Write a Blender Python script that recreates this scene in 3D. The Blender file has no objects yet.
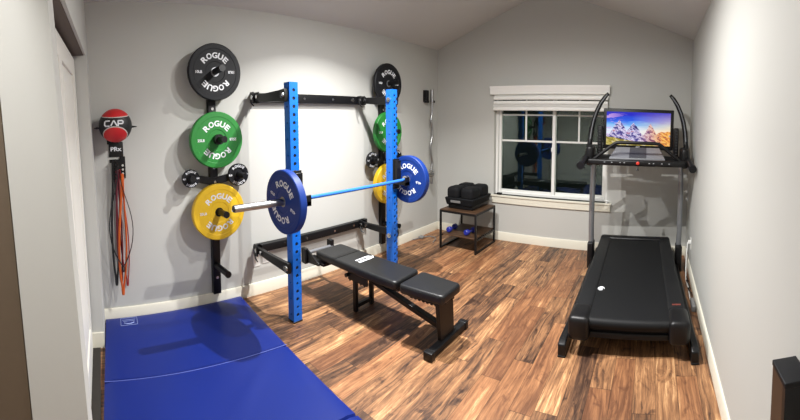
import bpy, bmesh, math, random
from mathutils import Vector, Matrix
PI = math.pi
C = bpy.context.scene.collection
random.seed(7)

# ------------------------------------------------------------------ helpers
def lin(c):
    return tuple((x/12.92 if x <= .04045 else ((x+.055)/1.055)**2.4) for x in c)
def rgb(r, g, b):
    return lin((r/255., g/255., b/255.)) + (1.,)

class MB:
    """collects shapes and links them as one mesh object"""
    def __init__(s): s.v = []; s.f = []; s.sm = []; s.mi = []
    def add(s, v, f, smooth=False, mi=0):
        o = len(s.v); s.v += [tuple(p) for p in v]
        s.f += [[i+o for i in q] for q in f]; s.sm += [smooth]*len(f); s.mi += [mi]*len(f)
        return s
    def box(s, a, b, mi=0):
        (x0, y0, z0), (x1, y1, z1) = [min(p) for p in zip(a, b)], [max(p) for p in zip(a, b)]
        v = [(x0,y0,z0),(x1,y0,z0),(x1,y1,z0),(x0,y1,z0),(x0,y0,z1),(x1,y0,z1),(x1,y1,z1),(x0,y1,z1)]
        return s.add(v, [[3,2,1,0],[4,5,6,7],[0,1,5,4],[1,2,6,5],[2,3,7,6],[3,0,4,7]], False, mi)
    def hexa(s, v, mi=0):
        return s.add(v, [[3,2,1,0],[4,5,6,7],[0,1,5,4],[1,2,6,5],[2,3,7,6],[3,0,4,7]], False, mi)
    def prism(s, poly, vec, mi=0):
        n = len(poly); vec = Vector(vec)
        v = [Vector(p) for p in poly] + [Vector(p)+vec for p in poly]
        f = [list(range(n))[::-1], list(range(n, 2*n))] + [[i, (i+1) % n, n+(i+1) % n, n+i] for i in range(n)]
        return s.add(v, f, False, mi)
    def rbox(s, a, b, r, seg=3, M=None, mi=0):
        """bevelled box"""
        bm = bmesh.new(); bmesh.ops.create_cube(bm, size=1)
        lo = Vector([min(p) for p in zip(a, b)]); hi = Vector([max(p) for p in zip(a, b)])
        for q in bm.verts: q.co = Vector([lo[i]+(q.co[i]+.5)*(hi[i]-lo[i]) for i in range(3)])
        bmesh.ops.bevel(bm, geom=list(bm.edges), offset=min(r, .49*min(hi-lo)), segments=seg, affect='EDGES', profile=.5)
        bm.verts.ensure_lookup_table()
        v = [(M @ q.co if M else q.co.copy()) for q in bm.verts]; f = [[w.index for w in p.verts] for p in bm.faces]
        bm.free(); return s.add(v, f, True, mi)
    def cyl(s, p0, p1, r, r1=None, n=20, caps=True, mi=0):
        p0, p1 = Vector(p0), Vector(p1); r1 = r if r1 is None else r1
        d = (p1-p0).normalized(); a = d.orthogonal().normalized(); b = d.cross(a)
        v = []
        for p, q in ((p0, r), (p1, r1)):
            for i in range(n):
                t = 2*PI*i/n; v.append(p+a*(q*math.cos(t))+b*(q*math.sin(t)))
        s.add(v, [[i, (i+1) % n, n+(i+1) % n, n+i] for i in range(n)], True, mi)
        if caps:
            o = len(s.v)-2*n
            s.f += [[o+i for i in range(n)][::-1], [o+n+i for i in range(n)]]; s.sm += [False]*2; s.mi += [mi]*2
        return s
    def tube(s, pts, r, n=12, caps=True, closed=False, mi=0, flat=1.0):
        pts = [Vector(p) for p in pts]; m = len(pts)
        rr = r if isinstance(r, (list, tuple)) else [r]*m
        v = []; a = None
        for i, p in enumerate(pts):
            if closed: d = pts[(i+1) % m]-pts[i-1]
            else: d = pts[min(i+1, m-1)]-pts[max(i-1, 0)]
            d.normalize()
            if a is None: a = d.orthogonal().normalized()
            a = (a-d*a.dot(d)).normalized(); b = d.cross(a)
            for k in range(n):
                t = 2*PI*k/n; v.append(p+a*(rr[i]*math.cos(t))+b*(rr[i]*flat*math.sin(t)))
        f = []
        for i in range(m if closed else m-1):
            j = (i+1) % m
            for k in range(n): f.append([i*n+k, i*n+(k+1) % n, j*n+(k+1) % n, j*n+k])
        s.add(v, f, True, mi)
        if caps and not closed:
            o = len(s.v)-m*n
            s.f += [[o+k for k in range(n)][::-1], [o+(m-1)*n+k for k in range(n)]]; s.sm += [False]*2; s.mi += [mi]*2
        return s
    def lathe(s, prof, base, axis, n=64, closed=True, mi=0):
        """prof: list of (distance along axis, radius)"""
        base = Vector(base); d = Vector(axis).normalized(); a = d.orthogonal().normalized(); b = d.cross(a)
        m = len(prof); v = []
        for h, r in prof:
            for k in range(n):
                t = 2*PI*k/n; v.append(base+d*h+a*(r*math.cos(t))+b*(r*math.sin(t)))
        f = []
        for i in range(m if closed else m-1):
            j = (i+1) % m
            for k in range(n): f.append([i*n+k, i*n+(k+1) % n, j*n+(k+1) % n, j*n+k])
        return s.add(v, f, True, mi)
    def sphere(s, c, r, n=32, m=20, sc=(1, 1, 1), mi=0):
        c = Vector(c); v = []; f = []
        for i in range(m+1):
            th = PI*i/m
            for k in range(n):
                ph = 2*PI*k/n
                v.append(c+Vector((r*sc[0]*math.sin(th)*math.cos(ph), r*sc[1]*math.sin(th)*math.sin(ph), r*sc[2]*math.cos(th))))
        for i in range(m):
            for k in range(n): f.append([i*n+k, (i+1)*n+k, (i+1)*n+(k+1) % n, i*n+(k+1) % n])
        return s.add(v, f, True, mi)
    def mesh(s, name, mats):
        me = bpy.data.meshes.new(name)
        me.from_pydata([tuple(p) for p in s.v], [], s.f)
        me.polygons.foreach_set('use_smooth', s.sm); me.polygons.foreach_set('material_index', s.mi)
        for m in (mats if isinstance(mats, (list, tuple)) else [mats]): me.materials.append(m)
        bm = bmesh.new(); bm.from_mesh(me)
        bmesh.ops.remove_doubles(bm, verts=bm.verts, dist=1e-6)
        bmesh.ops.recalc_face_normals(bm, faces=bm.faces); bm.to_mesh(me); bm.free()
        try: me.set_sharp_from_angle(angle=math.radians(38))
        except Exception: pass
        me.update(); return me
    def build(s, name, mat, parent=None, off=None, bevel=0):
        if off is not None:
            off = Vector(off); s.v = [Vector(p)-off for p in s.v]
        o = bpy.data.objects.new(name, s.mesh(name, mat)); C.objects.link(o)
        if parent: o.parent = parent
        if bevel:
            md = o.modifiers.new('Bevel', 'BEVEL'); md.width = bevel; md.segments = 2; md.limit_method = 'ANGLE'
            md.angle_limit = math.radians(40)
        return o

def tag(o, label=None, cat=None, group=None, kind=None):
    if label: o['label'] = label
    if cat: o['category'] = cat
    if group: o['group'] = group
    if kind: o['kind'] = kind
    return o
def thing(name, loc, label, cat, group=None, rz=0):
    o = bpy.data.objects.new(name, None); C.objects.link(o); o.location = loc; o.rotation_euler = (0, 0, rz)
    o.empty_display_size = .1
    return tag(o, label, cat, group)
def structure(o): return tag(o, kind='structure')
def copy_tree(o, parent=None):
    c = o.copy(); C.objects.link(c); c.parent = parent
    for ch in list(o.children): copy_tree(ch, c)
    return c

_tc = {}
def text_geo(st, bold=.0):
    """flat text mesh: (verts 2d, faces), normalised so capital height = 1"""
    k = (st, bold)
    if k in _tc: return _tc[k]
    cu = bpy.data.curves.new('t', 'FONT'); cu.body = st; cu.size = 1; cu.offset = bold; cu.resolution_u = 3
    ob = bpy.data.objects.new('t', cu); C.objects.link(ob)
    dg = bpy.context.evaluated_depsgraph_get(); me = bpy.data.meshes.new_from_object(ob.evaluated_get(dg))
    v = [tuple(p.co)[:2] for p in me.vertices]; f = [list(p.vertices) for p in me.polygons]
    C.objects.unlink(ob); bpy.data.objects.remove(ob); bpy.data.curves.remove(cu); bpy.data.meshes.remove(me)
    x0 = min(p[0] for p in v); x1 = max(p[0] for p in v); y0 = min(p[1] for p in v); y1 = max(p[1] for p in v); h = y1-y0
    v = [((p[0]-(x0+x1)/2)/h, (p[1]-(y0+y1)/2)/h) for p in v]
    _tc[k] = (v, f, (x1-x0)/h); return _tc[k]
def put_text(mb, st, h, fn, wide=1.0, bold=.02, width=None):
    """fn maps centred (x, y) in metres to a 3-D point"""
    v, f, w = text_geo(st, bold)
    if width: wide = width/(w*h)
    mb.add([fn(p[0]*h*wide, p[1]*h) for p in v], f)
def arc_text(mb, st, radius, h, adv, rot, fn, wide=1.1, bold=.025):
    """letters on the upper arc of a circle, rotated by rot (radians, counter-clockwise)"""
    n = len(st)
    for i, ch in enumerate(st):
        a = ((n-1)/2-i)*adv + rot           # angle from the top, ccw
        v, f, w = text_geo(ch, bold); s_ = min(wide, adv*radius*.92/(w*h))
        pts = []
        for x, y in v:
            x, y = x*h*s_, y*h+radius
            pts.append(fn(x*math.cos(a)-y*math.sin(a), x*math.sin(a)+y*math.cos(a)))
        mb.add(pts, f)

# ------------------------------------------------------------------ materials
def newmat(name):
    m = bpy.data.materials.new(name); m.use_nodes = True
    return m, m.node_tree.nodes, m.node_tree.links, m.node_tree.nodes['Principled BSDF']
def paint(name, col, rough=.5, metal=0., var=.06, scale=12, bump=0., bscale=60, spec=.5, coat=0):
    m, N, L, B = newmat(name)
    tc = N.new('ShaderNodeTexCoord'); no = N.new('ShaderNodeTexNoise'); no.inputs['Scale'].default_value = scale
    no.inputs['Detail'].default_value = 4
    L.new(tc.outputs['Object'], no.inputs['Vector'])
    mx = N.new('ShaderNodeMix'); mx.data_type = 'RGBA'
    mx.inputs[6].default_value = tuple(c*(1-var) for c in col[:3])+(1,); mx.inputs[7].default_value = tuple(min(1, c*(1+var)) for c in col[:3])+(1,)
    L.new(no.outputs['Fac'], mx.inputs[0]); L.new(mx.outputs[2], B.inputs['Base Color'])
    B.inputs['Roughness'].default_value = rough; B.inputs['Metallic'].default_value = metal
    B.inputs['Specular IOR Level'].default_value = spec; B.inputs['Coat Weight'].default_value = coat
    if bump:
        n2 = N.new('ShaderNodeTexNoise'); n2.inputs['Scale'].default_value = bscale; n2.inputs['Detail'].default_value = 3
        L.new(tc.outputs['Object'], n2.inputs['Vector']); bp = N.new('ShaderNodeBump')
        bp.inputs['Strength'].default_value = bump; bp.inputs['Distance'].default_value = .004
        L.new(n2.outputs['Fac'], bp.inputs['Height']); L.new(bp.outputs['Normal'], B.inputs['Normal'])
    return m
class NG:
    def __init__(s, N, L): s.N, s.L = N, L
    def val(s, x, sock):
        if hasattr(x, 'links') or hasattr(x, 'is_linked'): s.L.new(x, sock)
        else: sock.default_value = x
    def m(s, op, a, b=0., c=0.):
        n = s.N.new('ShaderNodeMath'); n.operation = op
        s.val(a, n.inputs[0]); s.val(b, n.inputs[1])
        if op in ('MULTIPLY_ADD', 'COMPARE', 'SMOOTH_MIN'): s.val(c, n.inputs[2])
        return n.outputs[0]
    def xyz(s, x, y, z=0.):
        n = s.N.new('ShaderNodeCombineXYZ'); s.val(x, n.inputs[0]); s.val(y, n.inputs[1]); s.val(z, n.inputs[2]); return n.outputs[0]
    def noise(s, vec, scale=1., detail=4., rough=.55, dist=0.):
        n = s.N.new('ShaderNodeTexNoise'); s.L.new(vec, n.inputs['Vector']); n.inputs['Scale'].default_value = scale
        n.inputs['Detail'].default_value = detail; n.inputs['Roughness'].default_value = rough; n.inputs['Distortion'].default_value = dist
        return n.outputs['Fac']
    def white(s, vec):
        n = s.N.new('ShaderNodeTexWhiteNoise'); n.noise_dimensions = '2D'; s.L.new(vec, n.inputs['Vector']); return n.outputs['Value']
    def ramp(s, fac, stops, interp='LINEAR'):
        n = s.N.new('ShaderNodeValToRGB'); n.color_ramp.interpolation = interp
        e = n.color_ramp.elements
        while len(e) < len(stops): e.new(.5)
        for q, (p, c) in zip(e, stops): q.position = p; q.color = c
        s.L.new(fac, n.inputs[0]); return n.outputs[0]
    def mix(s, fac, a, b, mode='MIX'):
        n = s.N.new('ShaderNodeMix'); n.data_type = 'RGBA'; n.blend_type = mode
        s.val(fac, n.inputs[0]); s.val(a, n.inputs[6]); s.val(b, n.inputs[7]); return n.outputs[2]

def wood_floor():
    m, N, L, B = newmat('acacia_plank_floor'); g = NG(N, L)
    tc = N.new('ShaderNodeTexCoord'); sp = N.new('ShaderNodeSeparateXYZ'); L.new(tc.outputs['Object'], sp.inputs[0])
    x, y = sp.outputs[0], sp.outputs[1]
    px = g.m('DIVIDE', x, .128); col = g.m('FLOOR', px); fx = g.m('FRACT', px)
    r = g.white(g.xyz(col, 3.7)); py = g.m('ADD', g.m('DIVIDE', y, .92), g.m('MULTIPLY', r, 9.)); row = g.m('FLOOR', py); fy = g.m('FRACT', py)
    idv = g.white(g.xyz(col, row)); id2 = g.white(g.xyz(g.m('ADD', col, 31.3), row))
    sh = g.m('MULTIPLY', idv, 40.)
    warp = g.noise(g.xyz(g.m('MULTIPLY', x, 5.), g.m('MULTIPLY', y, 1.6), sh), 1., 2.)
    streak = g.noise(g.xyz(g.m('ADD', g.m('MULTIPLY', x, 25.), g.m('MULTIPLY', warp, 3.)), g.m('MULTIPLY', y, 3.1), sh), 1., 6., .68, .35)
    grain = g.noise(g.xyz(g.m('ADD', g.m('MULTIPLY', x, 75.), g.m('MULTIPLY', warp, 6.)), g.m('MULTIPLY', y, 2.6), sh), 1., 3., .6, .2)
    fine = g.noise(g.xyz(g.m('MULTIPLY', x, 210.), g.m('MULTIPLY', y, 16.), sh), 1., 3., .6, .2)
    f = g.m('ADD', g.m('MULTIPLY', g.m('SUBTRACT', streak, .5), 1.45), g.m('MULTIPLY', g.m('SUBTRACT', grain, .5), 1.15))
    f = g.m('ADD', f, g.m('MULTIPLY', g.m('SUBTRACT', fine, .5), .4))
    f = g.m('ADD', f, g.m('MULTIPLY_ADD', id2, .40, .28))
    blot = g.noise(g.xyz(g.m('ADD', g.m('MULTIPLY', x, 20.), g.m('MULTIPLY', warp, 5.)), g.m('MULTIPLY', y, 8.), g.m('ADD', sh, 9.)), 1., 4., .6, .6)
    f = g.m('SUBTRACT', f, g.m('MULTIPLY', g.m('MAXIMUM', g.m('SUBTRACT', blot, .56), 0.), 2.6))
    c = g.ramp(f, [(.0, rgb(52, 34, 25)), (.24, rgb(80, 57, 43)), (.44, rgb(116, 82, 57)), (.66, rgb(148, 107, 74)), (.86, rgb(182, 139, 98)), (1., rgb(212, 174, 130))])
    # reddish planks here and there
    c = g.mix(g.m('MULTIPLY', g.m('GREATER_THAN', idv, .74), .22), c, rgb(164, 104, 66))
    ex = g.m('MINIMUM', fx, g.m('SUBTRACT', 1., fx)); ey = g.m('MINIMUM', fy, g.m('SUBTRACT', 1., fy))
    gap = g.m('MAXIMUM', g.m('LESS_THAN', ex, .012), g.m('LESS_THAN', ey, .0022))
    c = g.mix(g.m('MULTIPLY', gap, .65), c, rgb(45, 28, 18))
    L.new(c, B.inputs['Base Color']); L.new(g.m('MULTIPLY_ADD', fine, .18, .36), B.inputs['Roughness'])
    B.inputs['Specular IOR Level'].default_value = .35
    bp = N.new('ShaderNodeBump'); bp.inputs['Strength'].default_value = .25; bp.inputs['Distance'].default_value = .003
    L.new(g.m('SUBTRACT', streak, g.m('MULTIPLY', gap, .8)), bp.inputs['Height']); L.new(bp.outputs[0], B.inputs['Normal'])
    return m
def rustic_wood():
    m, N, L, B = newmat('rustic_brown_board'); g = NG(N, L)
    tc = N.new('ShaderNodeTexCoord'); sp = N.new('ShaderNodeSeparateXYZ'); L.new(tc.outputs['Object'], sp.inputs[0])
    n = g.noise(g.xyz(g.m('MULTIPLY', sp.outputs[0], 4.), g.m('MULTIPLY', sp.outputs[1], 40.), g.m('MULTIPLY', sp.outputs[2], 6.)), 1., 5., .6, .5)
    c = g.ramp(n, [(.25, rgb(36, 25, 17)), (.5, rgb(72, 50, 33)), (.75, rgb(104, 76, 50))])
    L.new(c, B.inputs['Base Color']); B.inputs['Roughness'].default_value = .5
    return m
def glass_mat():
    m, N, L, B = newmat('window_glass')
    out = [n for n in N if n.type == 'OUTPUT_MATERIAL'][0]
    t = N.new('ShaderNodeBsdfTransparent'); t.inputs[0].default_value = (.82, .88, .84, 1)
    gl = N.new('ShaderNodeBsdfGlossy'); gl.inputs['Roughness'].default_value = .0; gl.inputs[0].default_value = (.9, 1., .95, 1)
    fr = N.new('ShaderNodeFresnel'); fr.inputs[0].default_value = 1.55
    mx = N.new('ShaderNodeMixShader'); ma = N.new('ShaderNodeMath'); ma.operation = 'MULTIPLY'; ma.inputs[1].default_value = 1.0; ma.use_clamp = True
    L.new(fr.outputs[0], ma.inputs[0]); L.new(ma.outputs[0], mx.inputs[0]); L.new(t.outputs[0], mx.inputs[1]); L.new(gl.outputs[0], mx.inputs[2])
    L.new(mx.outputs[0], out.inputs[0]); return m
def ball_mat():
    m, N, L, B = newmat('red_and_black_rubber'); g = NG(N, L)
    tc = N.new('ShaderNodeTexCoord')
    def cap(vec):
        n = N.new('ShaderNodeVectorMath'); n.operation = 'NORMALIZE'; L.new(tc.outputs['Object'], n.inputs[0])
        d = N.new('ShaderNodeVectorMath'); d.operation = 'DOT_PRODUCT'; L.new(n.outputs[0], d.inputs[0]); d.inputs[1].default_value = vec
        return d.outputs['Value']
    a = cap(Vector((.15, -.02, .99)).normalized()); b = cap(Vector((.643, -.10, -.766)).normalized())
    mxx = g.m('MAXIMUM', g.m('ADD', a, -.588), g.m('ADD', b, -.70))
    red = g.m('GREATER_THAN', mxx, 0.); line = g.m('LESS_THAN', g.m('ABSOLUTE', mxx), .022)
    c = g.mix(red, rgb(22, 22, 24), rgb(196, 30, 34)); c = g.mix(line, c, rgb(190, 185, 180))
    L.new(c, B.inputs['Base Color']); B.inputs['Roughness'].default_value = .55
    no = N.new('ShaderNodeTexNoise'); no.inputs['Scale'].default_value = 120; L.new(tc.outputs['Object'], no.inputs['Vector'])
    bp = N.new('ShaderNodeBump'); bp.inputs['Strength'].default_value = .3; bp.inputs['Distance'].default_value = .002
    L.new(no.outputs['Fac'], bp.inputs['Height']); L.new(bp.outputs[0], B.inputs['Normal'])
    return m
def screen_mat(w, h):
    """a lit screen: alpine landscape at sunset (object space, x in [-w,w], z in [0,h])"""
    m, N, L, B = newmat('lit_display'); g = NG(N, L)
    tc = N.new('ShaderNodeTexCoord'); sp = N.new('ShaderNodeSeparateXYZ'); L.new(tc.outputs['Object'], sp.inputs[0])
    u = g.m('MULTIPLY_ADD', sp.outputs[0], .5/w, .5); v = g.m('DIVIDE', sp.outputs[2], h)
    cl = g.noise(g.xyz(g.m('MULTIPLY', u, 3.), g.m('MULTIPLY', v, 9.)), 1., 4., .6, .4)
    sky = g.ramp(g.m('ADD', v, g.m('MULTIPLY', g.m('SUBTRACT', cl, .5), .25)), [(.45, rgb(226, 236, 250)), (.60, rgb(120, 186, 244)), (.74, rgb(24, 92, 230)), (.92, rgb(8, 22, 196))])
    warm = g.m('MULTIPLY', g.m('SMOOTH_MIN', g.m('MAXIMUM', g.m('MULTIPLY_ADD', u, 1.5, -.6), 0.), 1., .1), g.m('MAXIMUM', g.m('MULTIPLY_ADD', v, -1.1, 1.15), 0.))
    sky = g.mix(g.m('MINIMUM', g.m('MULTIPLY', warm, 1.3), 1.), sky, rgb(255, 220, 150))
    pk = g.m('MULTIPLY', g.m('GREATER_THAN', cl, .56), g.m('MAXIMUM', g.m('MULTIPLY_ADD', u, -2., .7), 0.))
    sky = g.mix(pk, sky, rgb(230, 180, 235))
    # ridge profile
    rd = g.noise(g.xyz(g.m('MULTIPLY', u, 7.), 4.3), 1., 5., .6)
    def bumpf(c, wd, a):
        return g.m('MULTIPLY', g.m('MAXIMUM', g.m('SUBTRACT', 1., g.m('DIVIDE', g.m('ABSOLUTE', g.m('SUBTRACT', u, c)), wd)), 0.), a)
    ridge = g.m('ADD', g.m('MULTIPLY_ADD', rd, .3, .18), g.m('MAXIMUM', bumpf(.2, .16, .42), g.m('MAXIMUM', bumpf(.42, .14, .34), g.m('MAXIMUM', bumpf(.69, .1, .34), bumpf(.95, .25, .12)))))
    mt = g.m('LESS_THAN', v, ridge)
    fac = g.noise(g.xyz(g.m('ADD', g.m('MULTIPLY', u, 14.), g.m('MULTIPLY', v, 7.)), g.m('MULTIPLY', v, 9.), 2.), 1., 6., .65, .8)
    rock = g.ramp(fac, [(.34, rgb(24, 26, 92)), (.46, rgb(84, 72, 160)), (.53, rgb(236, 230, 250)), (.60, rgb(150, 120, 190)), (.68, rgb(206, 120, 50))])
    rockw = g.ramp(fac, [(.34, rgb(70, 40, 90)), (.48, rgb(226, 130, 40)), (.58, rgb(255, 206, 100)), (.7, rgb(90, 76, 170))])
    rock = g.mix(g.m('MINIMUM', g.m('MAXIMUM', g.m('MULTIPLY_ADD', u, 2.6, -1.3), 0.), 1.), rock, rockw)
    c = g.mix(mt, sky, rock)
    hill = g.m('LESS_THAN', v, g.m('MULTIPLY_ADD', u, -.32, g.m('MULTIPLY_ADD', rd, .12, .2)))
    grass = g.ramp(fac, [(.3, rgb(60, 60, 20)), (.5, rgb(190, 170, 70)), (.7, rgb(230, 225, 210))])
    c = g.mix(hill, c, grass)
    B.inputs['Base Color'].default_value = (.01, .01, .01, 1); B.inputs['Roughness'].default_value = .25
    L.new(c, B.inputs['Emission Color']); B.inputs['Emission Strength'].default_value = SCREEN_E
    return m

SCREEN_E = .95
M = {}
M['wall'] = paint('grey_wall_paint', rgb(192, 192, 187), .7, var=.012, scale=3, bump=.035, bscale=160, spec=.2)
M['ceil'] = paint('grey_ceiling_paint', rgb(206, 205, 202), .85, var=.012, scale=3, bump=.15, bscale=90, spec=.1)
M['trim'] = paint('cream_trim_paint', rgb(226, 222, 206), .4, var=.01)
M['vinyl'] = paint('white_vinyl', rgb(236, 236, 232), .35, var=.01)
M['blind'] = paint('white_blind', rgb(246, 245, 240), .45, var=.02, scale=30)
M['door'] = paint('white_door_paint', rgb(236, 234, 226), .4, var=.01)
M['brown'] = paint('brown_door_paint', rgb(98, 84, 68), .6, var=.06, scale=30, bump=.1)
M['track'] = paint('brown_track_board', rgb(88, 74, 64), .6, var=.05)
M['floor'] = wood_floor()
M['black'] = paint('black_powder_coat', rgb(15, 15, 17), .42, spec=.35, var=.1, bump=.08, bscale=250)
M['blackplastic'] = paint('black_plastic', rgb(15, 15, 17), .4, spec=.35, var=.1)
M['rubber'] = paint('black_rubber', rgb(20, 21, 25), .55, spec=.3, var=.12, scale=40, bump=.06, bscale=200)
M['blue'] = paint('blue_powder_coat', rgb(14, 98, 196), .35, var=.05, bump=.05, bscale=300)
M['bumperblue'] = paint('blue_rubber', rgb(16, 50, 124), .5, spec=.3, var=.06, scale=30)
M['green'] = paint('green_rubber', rgb(32, 124, 46), .5, var=.06, scale=30)
M['yellow'] = paint('yellow_rubber', rgb(226, 184, 36), .5, var=.06, scale=30)
M['white'] = paint('white_lettering', rgb(226, 228, 232), .5, var=.02)
M['steel'] = paint('bright_steel', rgb(196, 196, 196), .22, 1., var=.03)
M['chrome'] = paint('brushed_chrome', rgb(214, 214, 214), .18, 1., var=.03)
M['sleeve'] = paint('satin_steel_sleeve', rgb(168, 168, 168), .34, 1., var=.04)
M['shaft'] = paint('blue_bar_coating', rgb(52, 116, 214), .32, .2, var=.03)
M['vinylpad'] = paint('black_vinyl_upholstery', rgb(20, 21, 23), .42, spec=.45, var=.06, scale=60, bump=.08, bscale=260)
M['belt'] = paint('black_treadmill_belt', rgb(15, 16, 18), .6, spec=.25, var=.06, scale=80, bump=.1, bscale=400)
M['rail'] = paint('dark_grey_textured_plastic', rgb(19, 20, 22), .55, spec=.3, var=.08, scale=60, bump=.15, bscale=300)
M['upright'] = paint('grey_metallic_paint', rgb(146, 148, 152), .32, .6, var=.03)
M['traygrey'] = paint('pale_grey_plastic', rgb(124, 126, 130), .45, var=.03)
M['traydark'] = paint('mid_grey_mesh', rgb(66, 67, 70), .5, var=.08, scale=200)
M['mat'] = paint('blue_vinyl_mat', rgb(13, 35, 114), .42, spec=.28, var=.05, scale=6, bump=.06, bscale=25)
M['seam'] = paint('pale_blue_seam', rgb(98, 112, 190), .5, var=.05)
M['print'] = paint('pale_blue_print', rgb(150, 164, 214), .5, var=.03)
M['red'] = paint('red_plastic', rgb(205, 48, 34), .4, var=.03)
M['orange'] = paint('orange_latex', rgb(222, 100, 30), .5, var=.05)
M['redlatex'] = paint('red_latex', rgb(170, 32, 38), .5, var=.05)
M['maroon'] = paint('maroon_latex', rgb(118, 34, 52), .5, var=.05)
M['blacklatex'] = paint('black_latex', rgb(26, 26, 30), .5, var=.05)
M['navy'] = paint('dark_blue_vinyl', rgb(28, 40, 140), .4, var=.05)
M['wood'] = rustic_wood(); M['glass'] = glass_mat(); M['ball'] = ball_mat()
M['greyplastic'] = paint('grey_plastic', rgb(122, 122, 122), .5, var=.04)
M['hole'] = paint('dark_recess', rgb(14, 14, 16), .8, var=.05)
M['fabric'] = paint('black_nylon', rgb(15, 16, 19), .75, spec=.2, var=.1, scale=60, bump=.25, bscale=220)
M['text_grey'] = paint('grey_print', rgb(150, 152, 156), .5, var=.03)
M['text_red'] = paint('dull_red_print', rgb(130, 62, 52), .5, var=.03)
M['darkwood'] = paint('dark_brown_stain', rgb(66, 48, 34), .5, var=.2, scale=20)
M['hall'] = paint('hall_wall_paint', rgb(190, 184, 176), .7, var=.02)

# ------------------------------------------------------------------ the room
W = 3.306; HL = 2.494; HR = 2.52; AX, AZ = 1.55, 3.09; YN = -6.2; BH = .107
def zc(x): return HL+(AZ-HL)*x/AX if x < AX else HR+(AZ-HR)*(W-x)/(W-AX)
def nw(x, dy, z): return (x, -4.19-.0916*x-(.02+.019*max(0., x-.33))*(z-1.2)+dy, z)      # the near wall is not quite square to the rack wall
def nbox(mb, x0, x1, d0, d1, z0, z1):
    mb.hexa([nw(x0,d0,z0), nw(x1,d0,z0), nw(x1,d1,z0), nw(x0,d1,z0), nw(x0,d0,z1), nw(x1,d0,z1), nw(x1,d1,z1), nw(x0,d1,z1)])
structure(MB().box((-.2, YN, -.1), (W+.2, .2, 0)).build('floor', M['floor']))
structure(MB().box((-.2, -4.75, 0), (0, .2, HL+.02)).build('wall_left', M['wall']))
structure(MB().box((W, YN, 0), (W+.2, .2, HR+.02)).build('wall_right', M['wall']))
# far wall with the window opening
WX0, WX1, WZ0, WZ1 = .877, 2.345, .585, 1.90
b = MB(); T = .2
def wq(x0, x1, z0, z1, top0=None, top1=None):
    z10 = z1 if top0 is None else top0; z11 = z1 if top1 is None else top1
    b.hexa([(x0,0,z0),(x1,0,z0),(x1,T,z0),(x0,T,z0),(x0,0,z10),(x1,0,z11),(x1,T,z11),(x0,T,z10)])
wq(-.2, WX0, 0, 0, zc(-.2), zc(WX0)); wq(WX1, W+.2, 0, 0, zc(WX1), zc(W+.2))
wq(WX0, WX1, 0, WZ0); wq(WX0, AX, WZ1, 0, zc(WX0), zc(AX)); wq(AX, WX1, WZ1, 0, zc(AX), zc(WX1))
structure(b.build('wall_back', M['wall']))
b = MB()
for x0, x1 in ((-.2, AX), (AX, W+.2)):
    b.hexa([(x0,-4.75,zc(x0)),(x1,-4.75,zc(x1)),(x1,.2,zc(x1)),(x0,.2,zc(x0)),(x0,-4.75,zc(x0)+.12),(x1,-4.75,zc(x1)+.12),(x1,.2,zc(x1)+.12),(x0,.2,zc(x0)+.12)])
structure(b.build('ceiling', M['ceil']))
# near wall: pier, closet header, doorway jamb, lintel
CX0, CX1, JX = .33, 1.78, 1.885
b = MB()
nbox(b, 0.0, CX0, -.2, 0, 0, 2.03); nbox(b, CX1, JX, -.155, 0, 0, 2.03)
def ntop(x0, x1, z0, d0):
    b.hexa([nw(x0,d0,z0), nw(x1,d0,z0), nw(x1,0,z0), nw(x0,0,z0), nw(x0,d0,zc(x0)+.02), nw(x1,d0,zc(x1)+.02), nw(x1,0,zc(x1)+.02), nw(x0,0,zc(x0)+.02)])
ntop(0, AX, 2.03, -.12); ntop(AX, JX, 2.03, -.12); ntop(JX, W, 2.12, -.12); nbox(b, 3.24, W, -.12, 0, 0, 2.12)
structure(b.build('wall_front', M['wall']))
b = MB(); nbox(b, CX0, CX1, -.119, -.018, 2.027, 2.0305); structure(b.build('trim_2', M['track']))
# sliding closet door with a raised panel
d = MB(); nbox(d, .345, CX1, -.13, -.095, .012, 2.0)
for (x0, x1, z0, z1) in ((.345, CX1, 1.88, 2.0), (.345, CX1, .012, .2), (.345, .46, .2, 1.88), (1.0, 1.12, .2, 1.88), (1.66, CX1, .2, 1.88)): nbox(d, x0, x1, -.095, -.083, z0, z1)
for (x0, x1) in ((.50, .96), (1.16, 1.62)): nbox(d, x0, x1, -.095, -.086, .26, 1.82)
structure(d.build('door_1', M['door'], bevel=.004))
b = MB(); nbox(b, .0, CX1, -.62, -.6, 0, 2.4); nbox(b, CX1, CX1+.02, -.62, -.15, 0, 2.4)
structure(b.build('wall_closet', M['wall']))
# brown door leaf folded back into the hall, and the hall behind the camera
d = MB(); nbox(d, 1.83, 1.882, -1.0, -.158, .012, 2.04)
for z0, z1 in ((.2, .9), (1.05, 1.9)): nbox(d, 1.88, 1.886, -.9, -.28, z0, z1)
structure(d.build('door_2', M['brown'], bevel=.004))
b = MB().box((1.6, -6.2, 0), (1.66, -4.66, 2.5)).box((1.6, -6.26, 0), (W, -6.2, 2.5)).box((1.6, -6.2, 2.5), (W+.1, -4.6, 2.6))
structure(b.build('wall_hall', M['hall']))
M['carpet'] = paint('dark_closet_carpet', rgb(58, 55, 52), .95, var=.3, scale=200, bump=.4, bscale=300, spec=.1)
b = MB(); nbox(b, CX0+.016, CX1, -.6, -.030, .0005, .006); structure(b.build('floor_closet', M['carpet']))
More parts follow.
